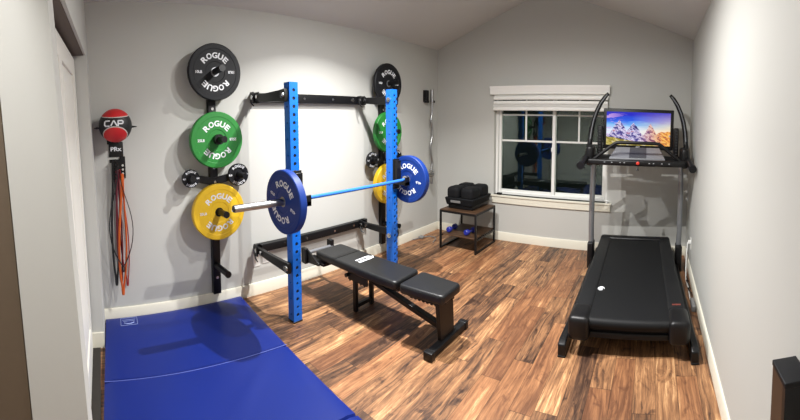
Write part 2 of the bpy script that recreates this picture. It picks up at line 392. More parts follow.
# baseboards
def bb(mb, x0, y0, x1, y1): mb.box((x0, y0, 0), (x1, y1, BH-.012)); 
b = MB(); b.prism([(0, 0, 0), (.015, 0, 0), (.015, 0, BH-.012), (.009, 0, BH), (0, 0, BH)], (0, -4.19, 0)); structure(b.build('baseboard_left', M['trim']))
b = MB(); b.prism([(0, 0, 0), (0, -.015, 0), (0, -.015, BH-.012), (0, -.009, BH), (0, 0, BH)], (W, 0, 0)); structure(b.build('baseboard_back', M['trim']))
b = MB(); b.prism([(W, 0, 0), (W-.015, 0, 0), (W-.015, 0, BH-.012), (W-.009, 0, BH), (W, 0, BH)], (0, -4.5, 0)); structure(b.build('baseboard_right', M['trim']))
b = MB(); nbox(b, CX0, CX0+.014, -.085, .0, 0, BH); structure(b.build('baseboard_front', M['trim']))

# ---- window
win = MB()
def frame(mb, x0, x1, z0, z1, w, y0, y1, wb=None):
    wb = wb or w
    mb.box((x0, y0, z0), (x0+w, y1, z1)).box((x1-w, y0, z0), (x1, y1, z1)).box((x0+w, y0, z1-w), (x1-w, y1, z1)).box((x0+w, y0, z0), (x1-w, y1, z0+wb))
frame(win, WX0, WX1, WZ0, WZ1, .035, .06, .15)
win = structure(win.build('window_1', M['vinyl'], bevel=.004))
s = MB(); frame(s, .915, 1.675, .615, 1.87, .036, .075, .105, .036); s.build('window_sash', M['vinyl'], win, bevel=.004)
s = MB(); frame(s, 1.64, 2.312, .615, 1.87, .036, .107, .137, .036); s.build('window_sash', M['vinyl'], win, bevel=.004)
for x0, x1, y in ((.951, 1.639, .094), (1.676, 2.276, .126)):
    s = MB(); xm = (x0+x1)/2-.01
    s.box((x0, y-.01, 1.27), (x1, y-.003, 1.293)).box((x0, y-.01, 1.600), (x1, y-.003, 1.618)).box((xm-.011, y-.0099, 1.293), (xm+.011, y-.0031, 1.834))
    s.build('muntin', M['vinyl'], win)
    MB().box((x0, y, .651), (x1, y+.004, 1.834)).build('window_pane', M['glass'], win)
MB().box((1.63, .062, 1.16), (1.655, .075, 1.21)).build('window_latch', M['vinyl'], win)
s = MB().box((.845, -.032, .562), (2.405, .06, .585)).box((.858, -.02, .482), (2.395, 0, .562))
structure(s.build('trim_1', M['trim'], bevel=.004))

# ---- blind, gathered up
t = thing('window_blind', (1.6, 0, 1.85), 'white slatted blind gathered up at the top of the window', 'blind')
o = t.location
v = MB(); v.prism([(.843, 0, 1.862), (.843, -.062, 1.862), (.843, -.062, 1.885), (.843, -.068, 1.9), (.843, -.068, 1.925), (.843, -.08, 1.945), (.843, -.08, 1.962), (.843, 0, 1.962)], (1.512, 0, 0)); v.build('valance', M['blind'], t, o)
v = MB(); v.box((.88, -.012, 1.83), (2.342, .045, 1.90)); v.build('headrail', M['blind'], t, o)
for i in range(2):
    z = 1.835-.055*i; v = MB().rbox((.882, -.05, z-.042), (2.338, .012, z), .012); v.build('slat_bundle', M['blind'], t, o)
v = MB()
for i in range(9): v.box((.882, -.05+.001*(i % 2), 1.705+.0035*i), (2.338, .012, 1.7075+.0035*i))
v.build('slat_bundle', M['blind'], t, o)
MB().rbox((.88, -.052, 1.660), (2.34, .014, 1.704), .012).build('bottom_rail', M['blind'], t, o)
for x in (1.2, 1.6, 2.02): MB().cyl((x, -.056, 1.67), (x, -.056, 1.86), .0015, n=6).build('cord', M['blind'], t, o)

# small items on the sill
tag(MB().rbox((.93, -.025, .5851), (.99, .03, .612), .008).build('sensor_box', M['blackplastic']), 'small black box on the left end of the window sill', 'sensor')
t = thing('cord_cleat', (2.35, -.034, .585), 'small white cord cleat at the right end of the window sill', 'cleat')
MB().rbox((-.012, .0, .0005), (.012, .012, .04), .004).build('post', M['vinyl'], t); MB().rbox((-.03, -.006, .026), (.03, .006, .036), .004).build('arms', M['vinyl'], t)

# ------------------------------------------------------------------ bumper plates
def plate(name, axis, R, th, mat, label, group, loc, text, rot=0., weight=None, hole=.0255, flip=False, small=False):
    """plate whose front face lies in the plane through loc and looks along axis ('x' or '-y')"""
    t = thing(name, loc, label, 'weight plate', group)
    ax = Vector((1, 0, 0)) if axis == 'x' else Vector((0, -1, 0))
    # in-face axes as seen from the front: right, up
    rt = Vector((0, 1, 0)) if axis == 'x' else Vector((1, 0, 0)); up = Vector((0, 0, 1))
    k = R/.225; bv = .006*k
    prof = [(-th, hole), (-th, R-bv), (-th+bv, R), (-bv, R), (0, R-bv)]
    if small: prof += [(0, R*.62), (-.006, R*.58), (-.006, R*.42), (0, R*.38), (0, hole)]
    else: prof += [(0, .185*k), (-.0025, .182*k), (-.0025, .084*k), (-.006, .080*k), (-.006, hole)]
    MB().lathe(prof, (0, 0, 0), ax, 72).build('disc', mat, t)
    if not small:
        MB().lathe([(-th+.001, hole-.001), (-th+.001, .04), (-.0045, .036), (-.0045, hole-.001)], (0, 0, 0), ax, 40).build('hub_ring', M['upright'] if mat in (M['rubber'], M['bumperblue']) else M['blackplastic'], t)
    tz = .0006 if small else -.0017
    fn = lambda x, y: ax*tz+rt*x+up*y
    mb = MB()
    if small:
        words = [(R*.78, R*.24, .34, 1.1, .025)]
    else:
        words = [(.130, .047, .385, 1.35, .035)]
    rr, hh, aa, ww, bb_ = words[0]
    for a in (0, PI):
        mb = MB(); arc_text(mb, text, rr, hh, aa, rot+a, fn, ww, bb_); mb.build('lettering', M['white'], t)
    if weight:
        for a in (0, PI):
            mb = MB()
            ca, sa = math.cos(rot+a), math.sin(rot+a); q = -.138*k if not small else -R*.8
            put_text(mb, weight, .022*k if not small else R*.16, lambda x, y: fn((x+q)*ca-y*sa, (x+q)*sa+y*ca), 1.0, .03)
            mb.build('weight_number', M['white'], t)
    return t

YS, YS2 = -3.225, -1.20
ZP = (1.936, 1.40, .82); XF = .145
specs = [('black', M['rubber'], '10LB', .04), ('green', M['green'], '25LB', .05), ('yellow', M['yellow'], '35LB', .055)]
for ys, side in ((YS, 'left'), (YS2, 'right')):
    for (cn, mt, wt, th), z in zip(specs, ZP):
        if side == 'left': lab = {'black': 'black bumper plate at top left of wall, beside the rack', 'green': 'large fully visible green bumper plate on left wall, between black and yellow plates', 'yellow': 'yellow bumper plate behind the chrome barbell sleeve'}[cn]
        else: lab = {'black': 'farther black bumper plate behind top of the right blue upright', 'green': 'farther green bumper plate crossed by the right blue upright', 'yellow': 'farther yellow bumper plate behind right blue upright and blue plate'}[cn]
        plate('bumper_plate', 'x', .225, th, mt, lab, 'bumper plates stored on the wall', (XF, ys, z), 'ROGUE', 0., wt)

# ---- wall storage rack with pegs
def storage(ys, label):
    t = thing('plate_storage_rack', (0, ys, 0), label, 'plate rack', 'wall mounted plate racks')
    s = MB().rbox((.001, -.034, .112), (.05, .034, 2.04), .004); st = s.build('post', M['black'], t)
    for z in (.253, .6, 1.17, 1.65): MB().cyl((.049, 0, z), (.056, 0, z), .013, n=6).build('bolt', M['steel'], st)
    for z in ZP+(.353,):
        p = MB().cyl((.045, 0, z), (.275, 0, z+.008), .0245, n=24)
        pg = p.build('peg', M['black'], t)
        if z == ZP[1]: MB().cyl((.15, 0, z+.004), (.195, 0, z+.006), .041, n=24).build('collar', M['blackplastic'], pg)
        MB().cyl((.272, 0, z+.008), (.290, 0, z+.0085), .0262, n=24).build('end_cap', M['blackplastic'], pg)
    a = MB()
    def blade(y0, z0, y1, z1, h): a.prism([(.051, y0, z0-h), (.051, y1, z1-h*.8), (.051, y1, z1+h*.8), (.051, y0, z0+h)], (.012, 0, 0))
    blade(0, 1.055, .2, 1.1, .034); blade(0, 1.055, -.2, 1.1, .034)
    for y in (-.205, .205): a.cyl((.051, y, 1.1), (.063, y, 1.1), .036, n=24)
    a.build('v_bracket', M['black'], t); MB().cyl((.063, 0, 1.055), (.07, 0, 1.055), .012, n=6).build('bolt', M['steel'], t)
    for y, l in ((-.215, .145), (.205, .22)):
        p = MB().cyl((.055, y, 1.1), (l, y, 1.1+.003), .0245, n=20).build('small_peg', M['black'], t)
    return t
storage(YS, 'tall black wall post with pegs at left, holding complete black, green and yellow plates')
storage(YS2, 'tall black wall post with pegs half hidden behind the right blue upright')
for y, z, r, lab in ((YS-.215, 1.1, .072, 'smallest black change plate, left of the green and yellow plates'), (YS+.205, 1.1, .093, 'small black change plate on long peg, right of the green and yellow plates'),
                     (YS2-.215, 1.1, .09, 'small black change plate left of the right blue upright'), (YS2+.205, 1.1, .085, 'small black change plate between right blue upright and blue barbell plate')):
    plate('change_plate', 'x', r, .025, M['rubber'], lab, 'change plates on the wall racks', (.092, y, z), 'ROGUE', 0., '5LB', small=True)

# ------------------------------------------------------------------ power rack
rack = thing('power_rack', (.3, -2.21, 0), 'wall mounted power rack with two bright blue uprights and black arms', 'rack')
ro = rack.location
PX0, PX1 = .5195, .5955; PH = 1.822
def post(y0):
    """square tube with round holes through its room and near faces"""
    y1 = y0+.076; mb = MB(); n = 16; pitch = .0608; nc = 29; zb = .03; ins = .006
    def face(to3, hole_r):
        for c in range(nc):
            za = zb+c*pitch; zz = za+pitch; zm = (za+zz)/2
            r = hole_r(c)
            if r == 0: mb.add([to3(-.038, za, 0), to3(.038, za, 0), to3(.038, zz, 0), to3(-.038, zz, 0)], [[0, 1, 2, 3]]); continue
            sq = []; ci = []; ci2 = []
            for k in range(n):
                t = 2*PI*k/n+PI/4; cx, cz = math.cos(t), math.sin(t); q = max(abs(cx), abs(cz))
                sq.append(to3(cx/q*.038, zm+cz/q*pitch/2, 0)); ci.append(to3(cx*r, zm+cz*r, 0)); ci2.append(to3(cx*r, zm+cz*r, ins))
            mb.add(sq+ci+ci2, [[k, (k+1) % n, n+(k+1) % n, n+k] for k in range(n)]+[[n+k, n+(k+1) % n, 2*n+(k+1) % n, 2*n+k] for k in range(n)])
        for a, bz in ((.0, zb), (zb+nc*pitch, PH)): mb.add([to3(-.038, a, 0), to3(.038, a, 0), to3(.038, bz, 0), to3(-.038, bz, 0)], [[0, 1, 2, 3]])
    ym = (y0+y1)/2; xm = (PX0+PX1)/2
    big = lambda c: .0135 if (c % 3 != 1 or c > 17) else .010
    sm = lambda c: .0075 if c % 2 == 0 else 0
    face(lambda a, z, d: (PX1-d, ym+a, z), big); face(lambda a, z, d: (xm+a, y0+d, z), sm)
    face(lambda a, z, d: (PX0+d, ym-a, z), lambda c: 0); face(lambda a, z, d: (xm-a, y1-d, z), lambda c: 0)
    mb.add([(PX0, y0, PH), (PX1, y0, PH), (PX1, y1, PH), (PX0, y1, PH)], [[0, 1, 2, 3]]); mb.add([(PX0, y0, 0), (PX1, y0, 0), (PX1, y1, 0), (PX0, y1, 0)], [[3, 2, 1, 0]])
    u = mb.build('upright', M['blue'], rack, ro)
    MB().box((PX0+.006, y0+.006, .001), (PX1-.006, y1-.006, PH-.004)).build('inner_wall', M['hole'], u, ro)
    MB().rbox((PX0-.004, y0-.004, 0), (PX1+.004, y1+.004, .012), .003).build('foot', M['blackplastic'], u, ro)
    return u
PY1, PY2 = -2.825, -1.678
post(PY1); post(PY2)
for z0, z1 in ((1.700, 1.782), (.388, .46)):
    s = MB().rbox((.001, -2.85, z0), (.055, -1.475, z1), .004).build('wall_stringer', M['black'], rack, ro)
    for y in (-2.55, -2.3, -1.95, -1.68): MB().cyl((.054, y, (z0+z1)/2), (.06, y, (z0+z1)/2), .02 if y == -1.68 and z0 > 1 else .011, n=12).build('bolt', M['steel'], s, ro)
for ya, yp, sg in ((-2.862, PY1, -1), (-1.565, PY2+.076, 1)):
    for zw, zp, h in ((1.742, 1.725, .042), (.43, .425, .036)):
        a = MB(); y0, y1 = (ya, ya+.034) if sg < 0 else (ya-.034, ya)
        a.prism([(.075, y0, zw-h*.7), (.3, y0, zp-h*.85), (.5, y0, zp-h), (.575, y0, zp-h*1.15), (.585, y0, zp), (.575, y0, zp+h*1.15), (.5, y0, zp+h), (.3, y0, zp+h*.85), (.075, y0, zw+h*.7)], (0, y1-y0, 0))
        ar = a.build('hinge_arm', M['black'], rack, ro, bevel=.003)
        hb = MB().box((.055, y0-.014, zw-.048), (.064, y1+.014, zw+.044)).box((.06, y0-.014, zw-.05), (.115, y0-.004, zw+.045)).box((.06, y1+.004, zw-.05), (.115, y1+.014, zw+.045))
        hb.build('hinge_bracket', M['black'], rack, ro, bevel=.003)
        MB().cyl((.092, y0-.02, zw), (.092, y1+.02, zw), .012, n=14).cyl((.092, y0-.017, zw), (.092, y0-.010, zw), .018, n=14).build('hinge_pin', M['steel'], rack, ro)
        MB().cyl((.16, y0-.01, zw-.0), (.16, y1+.01, zw-.0), .014, n=14).build('stop_pin', M['steel'], rack, ro)
        MB().tube([(.10, y0-.03, zw-.02), (.12, y0-.034, zw-.055), (.15, y0-.03, zw-.075)], .006, 8).build('pull_pin', M['black'], rack, ro)
        # through bolt: head on the near side of the upright
        yb = (y0-.012) if sg < 0 else (yp-.076-.012)
        ye = yp+.0 if sg < 0 else y1+.01
        MB().cyl((.557, yb, zp), (.557, yb+.014, zp), .023, n=18).cyl((.557, yb-.006, zp), (.557, yb+.002, zp), .013, n=6).build('bolt', M['steel'], rack, ro)
XB, YB, ZB, HB = .705, -2.255, .972, .662
for y0 in (PY1, PY2):
    j = MB().rbox((PX1+.001, y0+.004, .88), (PX1+.016, y0+.086, 1.165), .003).box((PX1+.014, y0+.012, .925), (XB+.045, y0+.072, ZB-.0145)).box((XB+.03, y0+.012, .92), (XB+.045, y0+.072, 1.0)).box((PX1+.014, y0+.012, .95), (PX1+.05, y0+.072, 1.15))
    j.build('j_cup', M['blackplastic'], rack, ro, bevel=.003)

# ---- barbell and its two plates
bar = thing('barbell', (XB, YB, ZB), 'barbell with blue shaft and chrome sleeves resting on the rack hooks', 'barbell')
bo = Vector((XB, YB, ZB))
MB().cyl((XB, YB-HB-.02, ZB), (XB, YB+HB+.02, ZB), .0145, n=20).build('shaft', M['shaft'], bar, bo)
for s in (-1, 1):
    sl = MB().cyl((XB, YB+s*HB, ZB), (XB, YB+s*1.096, ZB), .0249, n=28).build('sleeve', M['sleeve'], bar, bo)
    MB().cyl((XB, YB+s*1.094, ZB), (XB, YB+s*1.101, ZB), .0215, n=28).build('end_cap', M['blackplastic'], sl, bo)
    MB().cyl((XB, YB+s*(HB-.03), ZB), (XB, YB+s*(HB-.001), ZB), .036, n=28).cyl((XB, YB+s*(HB-.042), ZB), (XB, YB+s*(HB-.03), ZB), .022, n=24).build('collar', M['steel'], bar, bo)
plate('bumper_plate', '-y', .225, .06, M['bumperblue'], 'blue bumper plate on the near end of barbell, by the left upright', 'bumper plates loaded on the barbell', (XB, YB-HB-.062, ZB), 'ROGUE', -.32, '45LB', hole=.0258)
plate('bumper_plate', '-y', .225, .06, M['bumperblue'], 'blue bumper plate on the far end of barbell, right of the right upright', 'bumper plates loaded on the barbell', (XB, YB+HB+.002, ZB), 'ROGUE', -.15, '45LB', hole=.0258)

# ------------------------------------------------------------------ weight bench
bn = thing('weight_bench', (.95, -2.245, 0), 'flat black padded weight bench standing in front of the rack', 'bench')
n0 = bn.location; BY = -2.245
def pad(x0, x1, w0, w1, z0, z1, r=.02):
    """tapered upholstered pad with rounded corners and edges"""
    m = MB(); n = 7; cr = .035; xm, hx = (x0+x1)/2, (x1-x0)/2; nn = 4*n
    def loop(ins, z):
        v = []
        for qx, qy, a0 in ((1, 1, 0), (-1, 1, PI/2), (-1, -1, PI), (1, -1, 1.5*PI)):
            w = (w1 if qx > 0 else w0)/2
            for k in range(n):
                a = a0+PI/2*k/(n-1); v.append((xm+qx*(hx-cr)+(cr-ins)*math.cos(a), BY-.022+qy*(w-cr)+(cr-ins)*math.sin(a), z))
        return v
    lv = []
    for k in range(7): a = PI/2*k/6; lv.append((r*(1-math.sin(a)), z0+r*(1-math.cos(a))))
    for k in range(7): a = PI/2*k/6; lv.append((r*(1-math.cos(a)), z1-r*(1-math.sin(a))))
    V = []
    for q in lv: V += loop(*q)
    F = [[i*nn+k, i*nn+(k+1) % nn, (i+1)*nn+(k+1) % nn, (i+1)*nn+k] for i in range(len(lv)-1) for k in range(nn)]
    F += [list(range(nn))[::-1], list(range((len(lv)-1)*nn, len(lv)*nn))]
    return m.add(V, F, True)
ZT = .405
bp = pad(.335, 1.248, .31, .295, ZT-.065, ZT).build('backrest', M['vinylpad'], bn, n0)
MB().tube([(.60, BY-.171, ZT-.01), (.60, BY-.158, ZT+.0005), (.60, BY+.118, ZT+.0005), (.60, BY+.127, ZT-.01)], .002, 6).build('seam', M['hole'], bp, n0)
lg = MB()    # white lettering patch read from the seat end
def lf(x, y): return (.775+(-y)*1.0, BY-.0+x, ZT+.0012)
def lf2(x, y): return (.775-y, BY+.0+x, ZT+.0022)
lo_ = MB().add([lf(x, y) for x, y in ((-.085, -.032), (.04, -.034), (.085, -.03), (.105, 0), (.085, .03), (.04, .034), (-.075, .032), (-.07, 0))], [list(range(8))]).build('logo_patch', M['white'], bp, n0)
tx = MB(); put_text(tx, 'REP', .036, lambda x, y: lf2(x-.018, y), 1.25, .03); tx.tube([lf2(.07+.02*math.cos(q), .02*math.sin(q)) for q in [2*PI*i/20 for i in range(20)]], .0025, 6, closed=True); tx.tube([lf2(.06, -.014), lf2(.08, .014)], .0025, 6)
tx.build('lettering', M['vinylpad'], lo_, n0)
pad(1.274, 1.63, .292, .25, ZT-.068, ZT-.002).build('seat', M['vinylpad'], bn, n0)
MB().box((.45, BY-.10, ZT-.1), (1.22, BY-.06, ZT-.064)).box((.45, BY+.06, ZT-.1), (1.22, BY+.10, ZT-.064)).box((.9, BY-.1, ZT-.1), (.95, BY+.1, ZT-.066)).build('backrest_frame', M['black'], bn, n0, bevel=.003)
MB().box((1.2, BY-.055, ZT-.1), (1.6, BY-.02, ZT-.066)).box((1.2, BY+.02, ZT-.1), (1.6, BY+.055, ZT-.066)).build('seat_frame', M['black'], bn, n0, bevel=.003)
lad = MB().box((1.28, BY-.062, ZT-.125), (1.56, BY-.056, ZT-.075))
for i in range(7): lad.box((1.3+.035*i, BY-.062, ZT-.132), (1.318+.035*i, BY-.056, ZT-.124))
lad.build('seat_ladder', M['black'], bn, n0)
lad = MB().box((.70, BY-.115, ZT-.15), (.92, BY-.105, ZT-.09))
for i in range(5): lad.prism([(.71+.042*i, BY-.115, ZT-.15), (.73+.042*i, BY-.115, ZT-.15), (.72+.042*i, BY-.115, ZT-.163)], (0, .01, 0))
lad.cyl((.70, BY-.14, ZT-.115), (.70, BY-.1, ZT-.115), .016, n=14); lad.build('back_ladder', M['black'], bn, n0)
def bar4(mb, p0, p1, w, h):
    p0, p1 = Vector(p0), Vector(p1); d = (p1-p0).normalized(); sd = Vector((0, 1, 0))*w/2; up = d.cross(Vector((0, 1, 0))).normalized()*h/2
    mb.hexa([p0-sd-up, p1-sd-up, p1+sd-up, p0+sd-up, p0-sd+up, p1-sd+up, p1+sd+up, p0+sd+up])
s = MB(); bar4(s, (.72, BY, .30), (1.56, BY, .105), .05, .036); s.build('spine', M['black'], bn, n0, bevel=.004)
fp = MB().hexa([(1.545, BY-.075, .055), (1.575, BY-.075, .055), (1.575, BY+.095, .055), (1.545, BY+.095, .055), (1.535, BY-.095, .335), (1.565, BY-.095, .335), (1.565, BY+.095, .335), (1.535, BY+.095, .335)])
fp = fp.build('front_leg', M['black'], bn, n0, bevel=.004)
fl = MB(); put_text(fl, 'REP', .026, lambda x, y: (1.5735-(y+.2-.055)*.0357+.0012, BY+.0+x*1., .2+y), 1.2, .03); fl.build('lettering', M['text_grey'], fp, n0)
MB().rbox((1.561, BY-.035, .29), (1.5675, BY+.025, .31), .003).build('slot', M['greyplastic'], fp, n0)
MB().rbox((1.541, BY-.215, .008), (1.599, BY+.235, .052), .006).build('front_foot', M['black'], bn, n0)
for s_ in (-.9, 1): MB().rbox((1.536, BY+s_*.232-.022, 0), (1.604, BY+s_*.232+.022, .056), .006).build('foot_cap', M['blackplastic'], bn, n0)
for s_ in (-1, 1): MB().rbox((.748, BY+s_*.092-.016, .0), (.782, BY+s_*.092+.016, .31), .004).build('rear_leg', M['black'], bn, n0)
MB().box((.75, BY-.075, .03), (.78, BY+.075, .06)).build('rear_crossbar', M['black'], bn, n0, bevel=.003)
MB().cyl((1.5, BY+.05, .3), (1.5, BY+.165, .3), .012, n=14).cyl((1.5, BY+.15, .3), (1.5, BY+.185, .3), .02, n=14).build('adjust_knob', M['blackplastic'], bn, n0)
h = MB().cyl((.235, BY-.2, .36), (.235, BY+.1, .36), .017, n=16)
h.build('head_crossbar', M['upright'], bn, n0)
MB().box((.19, BY-.22, .27), (.255, BY-.185, .405)).prism([(.25, BY-.2, .40), (.42, BY-.2, .315), (.42, BY-.2, .295), (.25, BY-.2, .28)], (0, .016, 0)).build('head_bracket', M['black'], bn, n0, bevel=.003)
MB().box((.19, BY+.08, .34), (.25, BY+.12, .42)).box((.235, BY+.085, .30), (.36, BY+.11, .33)).build('head_bracket', M['black'], bn, n0, bevel=.003)
MB().box((.23, BY-.185, .30), (.47, BY-.10, .325)).build('head_strut', M['black'], bn, n0, bevel=.003)

# ------------------------------------------------------------------ folding mat
def mat_mesh():
    mb = MB(); th = .042
    def P(u, v):   # u: along the room (X), v: across
        return (.018+u*(1+.11*(.5-v)), -3.0-.062*u*(1-v)-.092*u*v-1.160*v, 0)
    ny = 24; Lx = 1.84; g = {}
    us = sorted(set([round(Lx*i/60, 4) for i in range(61)]+[round(s+q, 4) for s in (.772, 1.46) for q in (-.02, -.010, -.005, 0, .005, .010, .02)])); nx = len(us)-1
    for i in range(nx+1):
        for j in range(ny+1):
            u = us[i]; v = j/ny; p = P(u, v)
            e = min(u, Lx-u, v*1.16, (1-v)*1.16)
            dz = -.012*max(0, 1-e/.02)**2
            for s in (.772, 1.46): dz -= .020*max(0, 1-abs(u-s)/.0101)
            # soft wrinkles
            dz += .0035*math.sin(5.2*u+3*v)*math.sin(2.6*v*PI+1.3*u)*min(1, e/.1)
            w_ = abs((u-.80)*.9-(v-.12)*1.1); dz += .008*math.exp(-(w_/.035)**2)*max(0, 1-abs(u-1.0)/.3)
            g[i, j] = len(mb.v); mb.v.append((p[0], p[1], th+dz))
    for i in range(nx):
        for j in range(ny): mb.f.append([g[i, j], g[i, j+1], g[i+1, j+1], g[i+1, j]])
    rim = [(i, 0) for i in range(nx)]+[(nx, j) for j in range(ny)]+[(i, ny) for i in range(nx, 0, -1)]+[(0, j) for j in range(ny, 0, -1)]
    lo = []
    for q in rim: lo.append(len(mb.v)); p = mb.v[g[q]]; mb.v.append((p[0], p[1], .0005))
    for k in range(len(rim)): mb.f.append([g[rim[k]], g[rim[(k+1) % len(rim)]], lo[(k+1) % len(rim)], lo[k]])
    mb.f.append(lo); mb.sm = [True]*len(mb.f); mb.mi = [0]*len(mb.f)
    return mb, P
mb, MP = mat_mesh()
t = thing('folding_mat', (0, -3.6, 0), 'blue folding exercise mat lying on the floor below the wall plates', 'mat'); mo = t.location
mb.build('cover', M['mat'], t, mo)
MB().tube([MP(.7715, v/20.)[:2]+(.0380,) for v in range(21)], .0021, 6).build('fold_seam', M['seam'], t, mo)
lb = MB()
def lp(a, c): q = MP(.095+a*-.055, .845-c*.055); return (q[0], q[1], .0445)
for p, q in (((-1, -1), (1, -1)), ((1, -1), (1, 1)), ((1, 1), (-1, 1)), ((-1, 1), (-1, -1)), ((.45, -.8), (.45, .8)), ((.1, -.7), (.1, .7))): lb.tube([lp(*p), lp(*q)], .0016, 6)
lb.tube([lp(-.35-.3*(1-(k/5.-1)**2), -.6+.12*k) for k in range(11)], .004, 6)
lb.build('label_print', M['print'], t, mo)

# ------------------------------------------------------------------ treadmill
tm = thing('treadmill', (2.765, -2.0, 0), 'black incline treadmill with lit landscape screen standing by the right wall', 'treadmill', rz=.03)
for s_ in (-1, 1):
    r = MB(); x = s_*.435
    r.prism([(x-.026, -.05, .004), (x-.026, -.05, .085), (x-.026, .0, .105), (x-.026, .25, .085), (x-.026, 1.9, .085), (x-.026, 1.9, .004)], (.052, 0, 0))
    br = r.build('base_rail', M['blackplastic'], tm, bevel=.008)
    MB().rbox((x-.0265, -.052, 0), (x+.0265, .06, .012), .004).build('rubber_foot', M['rubber'], br)
    MB().rbox((s_*.265, .02, .105), (s_*.392, 1.78, .256), .02).build('side_rail', M['rail'], tm)
    e = MB().rbox((s_*.262, -.02, .100), (s_*.405, .20, .262), .035, 4); e.build('end_cap', M['blackplastic'], tm)
    bt = MB().rbox((s_*.47-.032, 1.47, .0), (s_*.47+.032, 1.62, .27), .012); bt.build('boot', M['blackplastic'], tm)
    u = MB().tube([(s_*.468, 1.55, .24), (s_*.473, 1.55, .45), (s_*.472, 1.545, .7), (s_*.466, 1.53, .95), (s_*.458, 1.5, 1.14)], .031, 18, flat=.85); u.build('upright', M['upright'], tm)
    hn = MB().tube([(s_*.324, 1.55, 1.84), (s_*.362, 1.55, 1.80), (s_*.405, 1.55, 1.735), (s_*.445, 1.55, 1.65), (s_*.474, 1.55, 1.56), (s_*.493, 1.545, 1.46), (s_*.503, 1.53, 1.36), (s_*.508, 1.48, 1.27), (s_*.508, 1.37, 1.20), (s_*.515, 1.22, 1.165), (s_*.522, 1.08, 1.135)], [.016, .021, .023, .024, .025, .025, .026, .028, .03, .03, .03], 16)
    hn = hn.build('handle', M['blackplastic'], tm)
    MB().tube([(s_*.338, 1.528, 1.823), (s_*.405, 1.5265, 1.735), (s_*.445, 1.526, 1.65), (s_*.474, 1.526, 1.56), (s_*.493, 1.52, 1.46), (s_*.503, 1.505, 1.36)], .006, 8).build('trim_strip', M['upright'], hn)
    MB().cyl((s_*.5225, 1.082, 1.1355), (s_*.5245, 1.05, 1.128), .037, n=20).build('end_grip', M['rubber'], hn)
    MB().rbox((s_*.44, 1.30, 1.10), (s_*.515, 1.56, 1.30), .03).build('handle_mount', M['blackplastic'], tm)
    fn_ = MB().rbox((s_*.375, 1.50, 1.2), (s_*.425, 1.57, 1.5), .01)
    fn_ = fn_.build('speaker_column', M['blackplastic'], tm)
    for i in range(9): MB().box((s_*.392, 1.494, 1.225+.03*i), (s_*.412, 1.501, 1.232+.03*i)).build('fin', M['traydark'], fn_)
d = MB().rbox((-.285, .04, .11), (.285, 1.77, .238), .02).build('deck', M['blackplastic'], tm)
d = MB(); nb = 14
pr = [(.045+.036*math.cos(PI/2+PI*k/nb), .210+.036*math.sin(PI/2+PI*k/nb)) for k in range(nb+1)]
pr = [(1.74, .246)]+pr+[(1.74, .174)]
d.add([(-.27, y, z) for y, z in pr]+[(.27, y, z) for y, z in pr], [[k, k+1, len(pr)+k+1, len(pr)+k] for k in range(len(pr)-1)], True)
bl = d.build('belt', M['belt'], tm)
lg = MB()
for k in range(5): lg.tube([(-.236+.024*math.cos(q)*(1-.2*k), .47+.034*math.sin(q)*(1-.16*k), .2468) for q in [2*PI*i/14+k*.5 for i in range(9+k)]], .0035, 6)
lg.build('belt_logo', M['white'], bl)
MB().rbox((-.264, .02, .118), (.264, .05, .160), .01).build('rear_bar', M['rail'], tm)
MB().rbox((-.392, 1.74, .11), (.392, 1.84, .268), .03, 4).build('front_cap', M['blackplastic'], tm)
MB().box((-.41, 1.1, .03), (.41, 1.16, .08)).box((-.41, 1.82, .02), (.41, 1.89, .08)).box((-.2, .5, .06), (.2, 1.5, .125)).build('lift_frame', M['black'], tm, bevel=.005)
rt = MB()
put_text(rt, 'incline', .013, lambda x, y: (.345+x, .27+y*1.6, .2856), 1.0, .01) if False else [rt.box((.300+.009*k, .232, .2555), (.306+.009*k, .252, .2566)) for k in range(7)]
rt.build('rail_print', M['text_red'], tm)
MB().rbox((-.475, 1.17, 1.128), (.475, 1.25, 1.185), .016).build('console_bar', M['blackplastic'], tm)
for x in (-.31, -.24, -.16, -.12, .12, .16, .24, .31): MB().box((x-.007, 1.166, 1.156), (x+.007, 1.172, 1.163)).build('button', M['text_grey'], tm)
MB().sphere((.01, 1.168, 1.157), .017, 16, 10, (1, .5, 1)).build('stop_button', M['red'], tm)
MB().tube([(.01, 1.16, 1.13), (.012, 1.155, 1.11), (.008, 1.155, 1.09)], [.004, .006, .011], 8).build('safety_key', M['blackplastic'], tm)
MB().hexa([(-.275, 1.25, 1.165), (.275, 1.25, 1.165), (.225, 1.50, 1.255), (-.225, 1.50, 1.255), (-.275, 1.25, 1.195), (.275, 1.25, 1.195), (.225, 1.50, 1.288), (-.225, 1.50, 1.288)]).build('console_tray', M['traygrey'], tm, bevel=.004)
MB().hexa([(-.08, 1.26, 1.190), (.09, 1.26, 1.190), (.09, 1.49, 1.275), (-.08, 1.49, 1.275), (-.08, 1.26, 1.201), (.09, 1.26, 1.201), (.09, 1.49, 1.2868), (-.08, 1.49, 1.2868)]).build('tray_grille', M['traydark'], tm)
MB().tube([(-.43, 1.24, 1.17), (-.40, 1.24, 1.195), (-.23, 1.22, 1.328), (-.205, 1.22, 1.342), (-.17, 1.22, 1.347), (.17, 1.22, 1.347), (.205, 1.22, 1.342), (.23, 1.22, 1.328), (.40, 1.24, 1.195), (.43, 1.24, 1.17)], .017, 14).build('grab_bar', M['blackplastic'], tm)
mon = MB().rbox((-.372, 1.55, 1.262), (.372, 1.60, 1.684), .008).build('monitor', M['blackplastic'], tm)
SW, SH, SZ = .338, .345, 1.305
sc = MB().add([(-SW, 0, 0), (SW, 0, 0), (SW, 0, SH), (-SW, 0, SH)], [[0, 1, 2, 3]]).build('screen', screen_mat(SW, SH), mon); sc.location = (0, 1.5488, SZ)
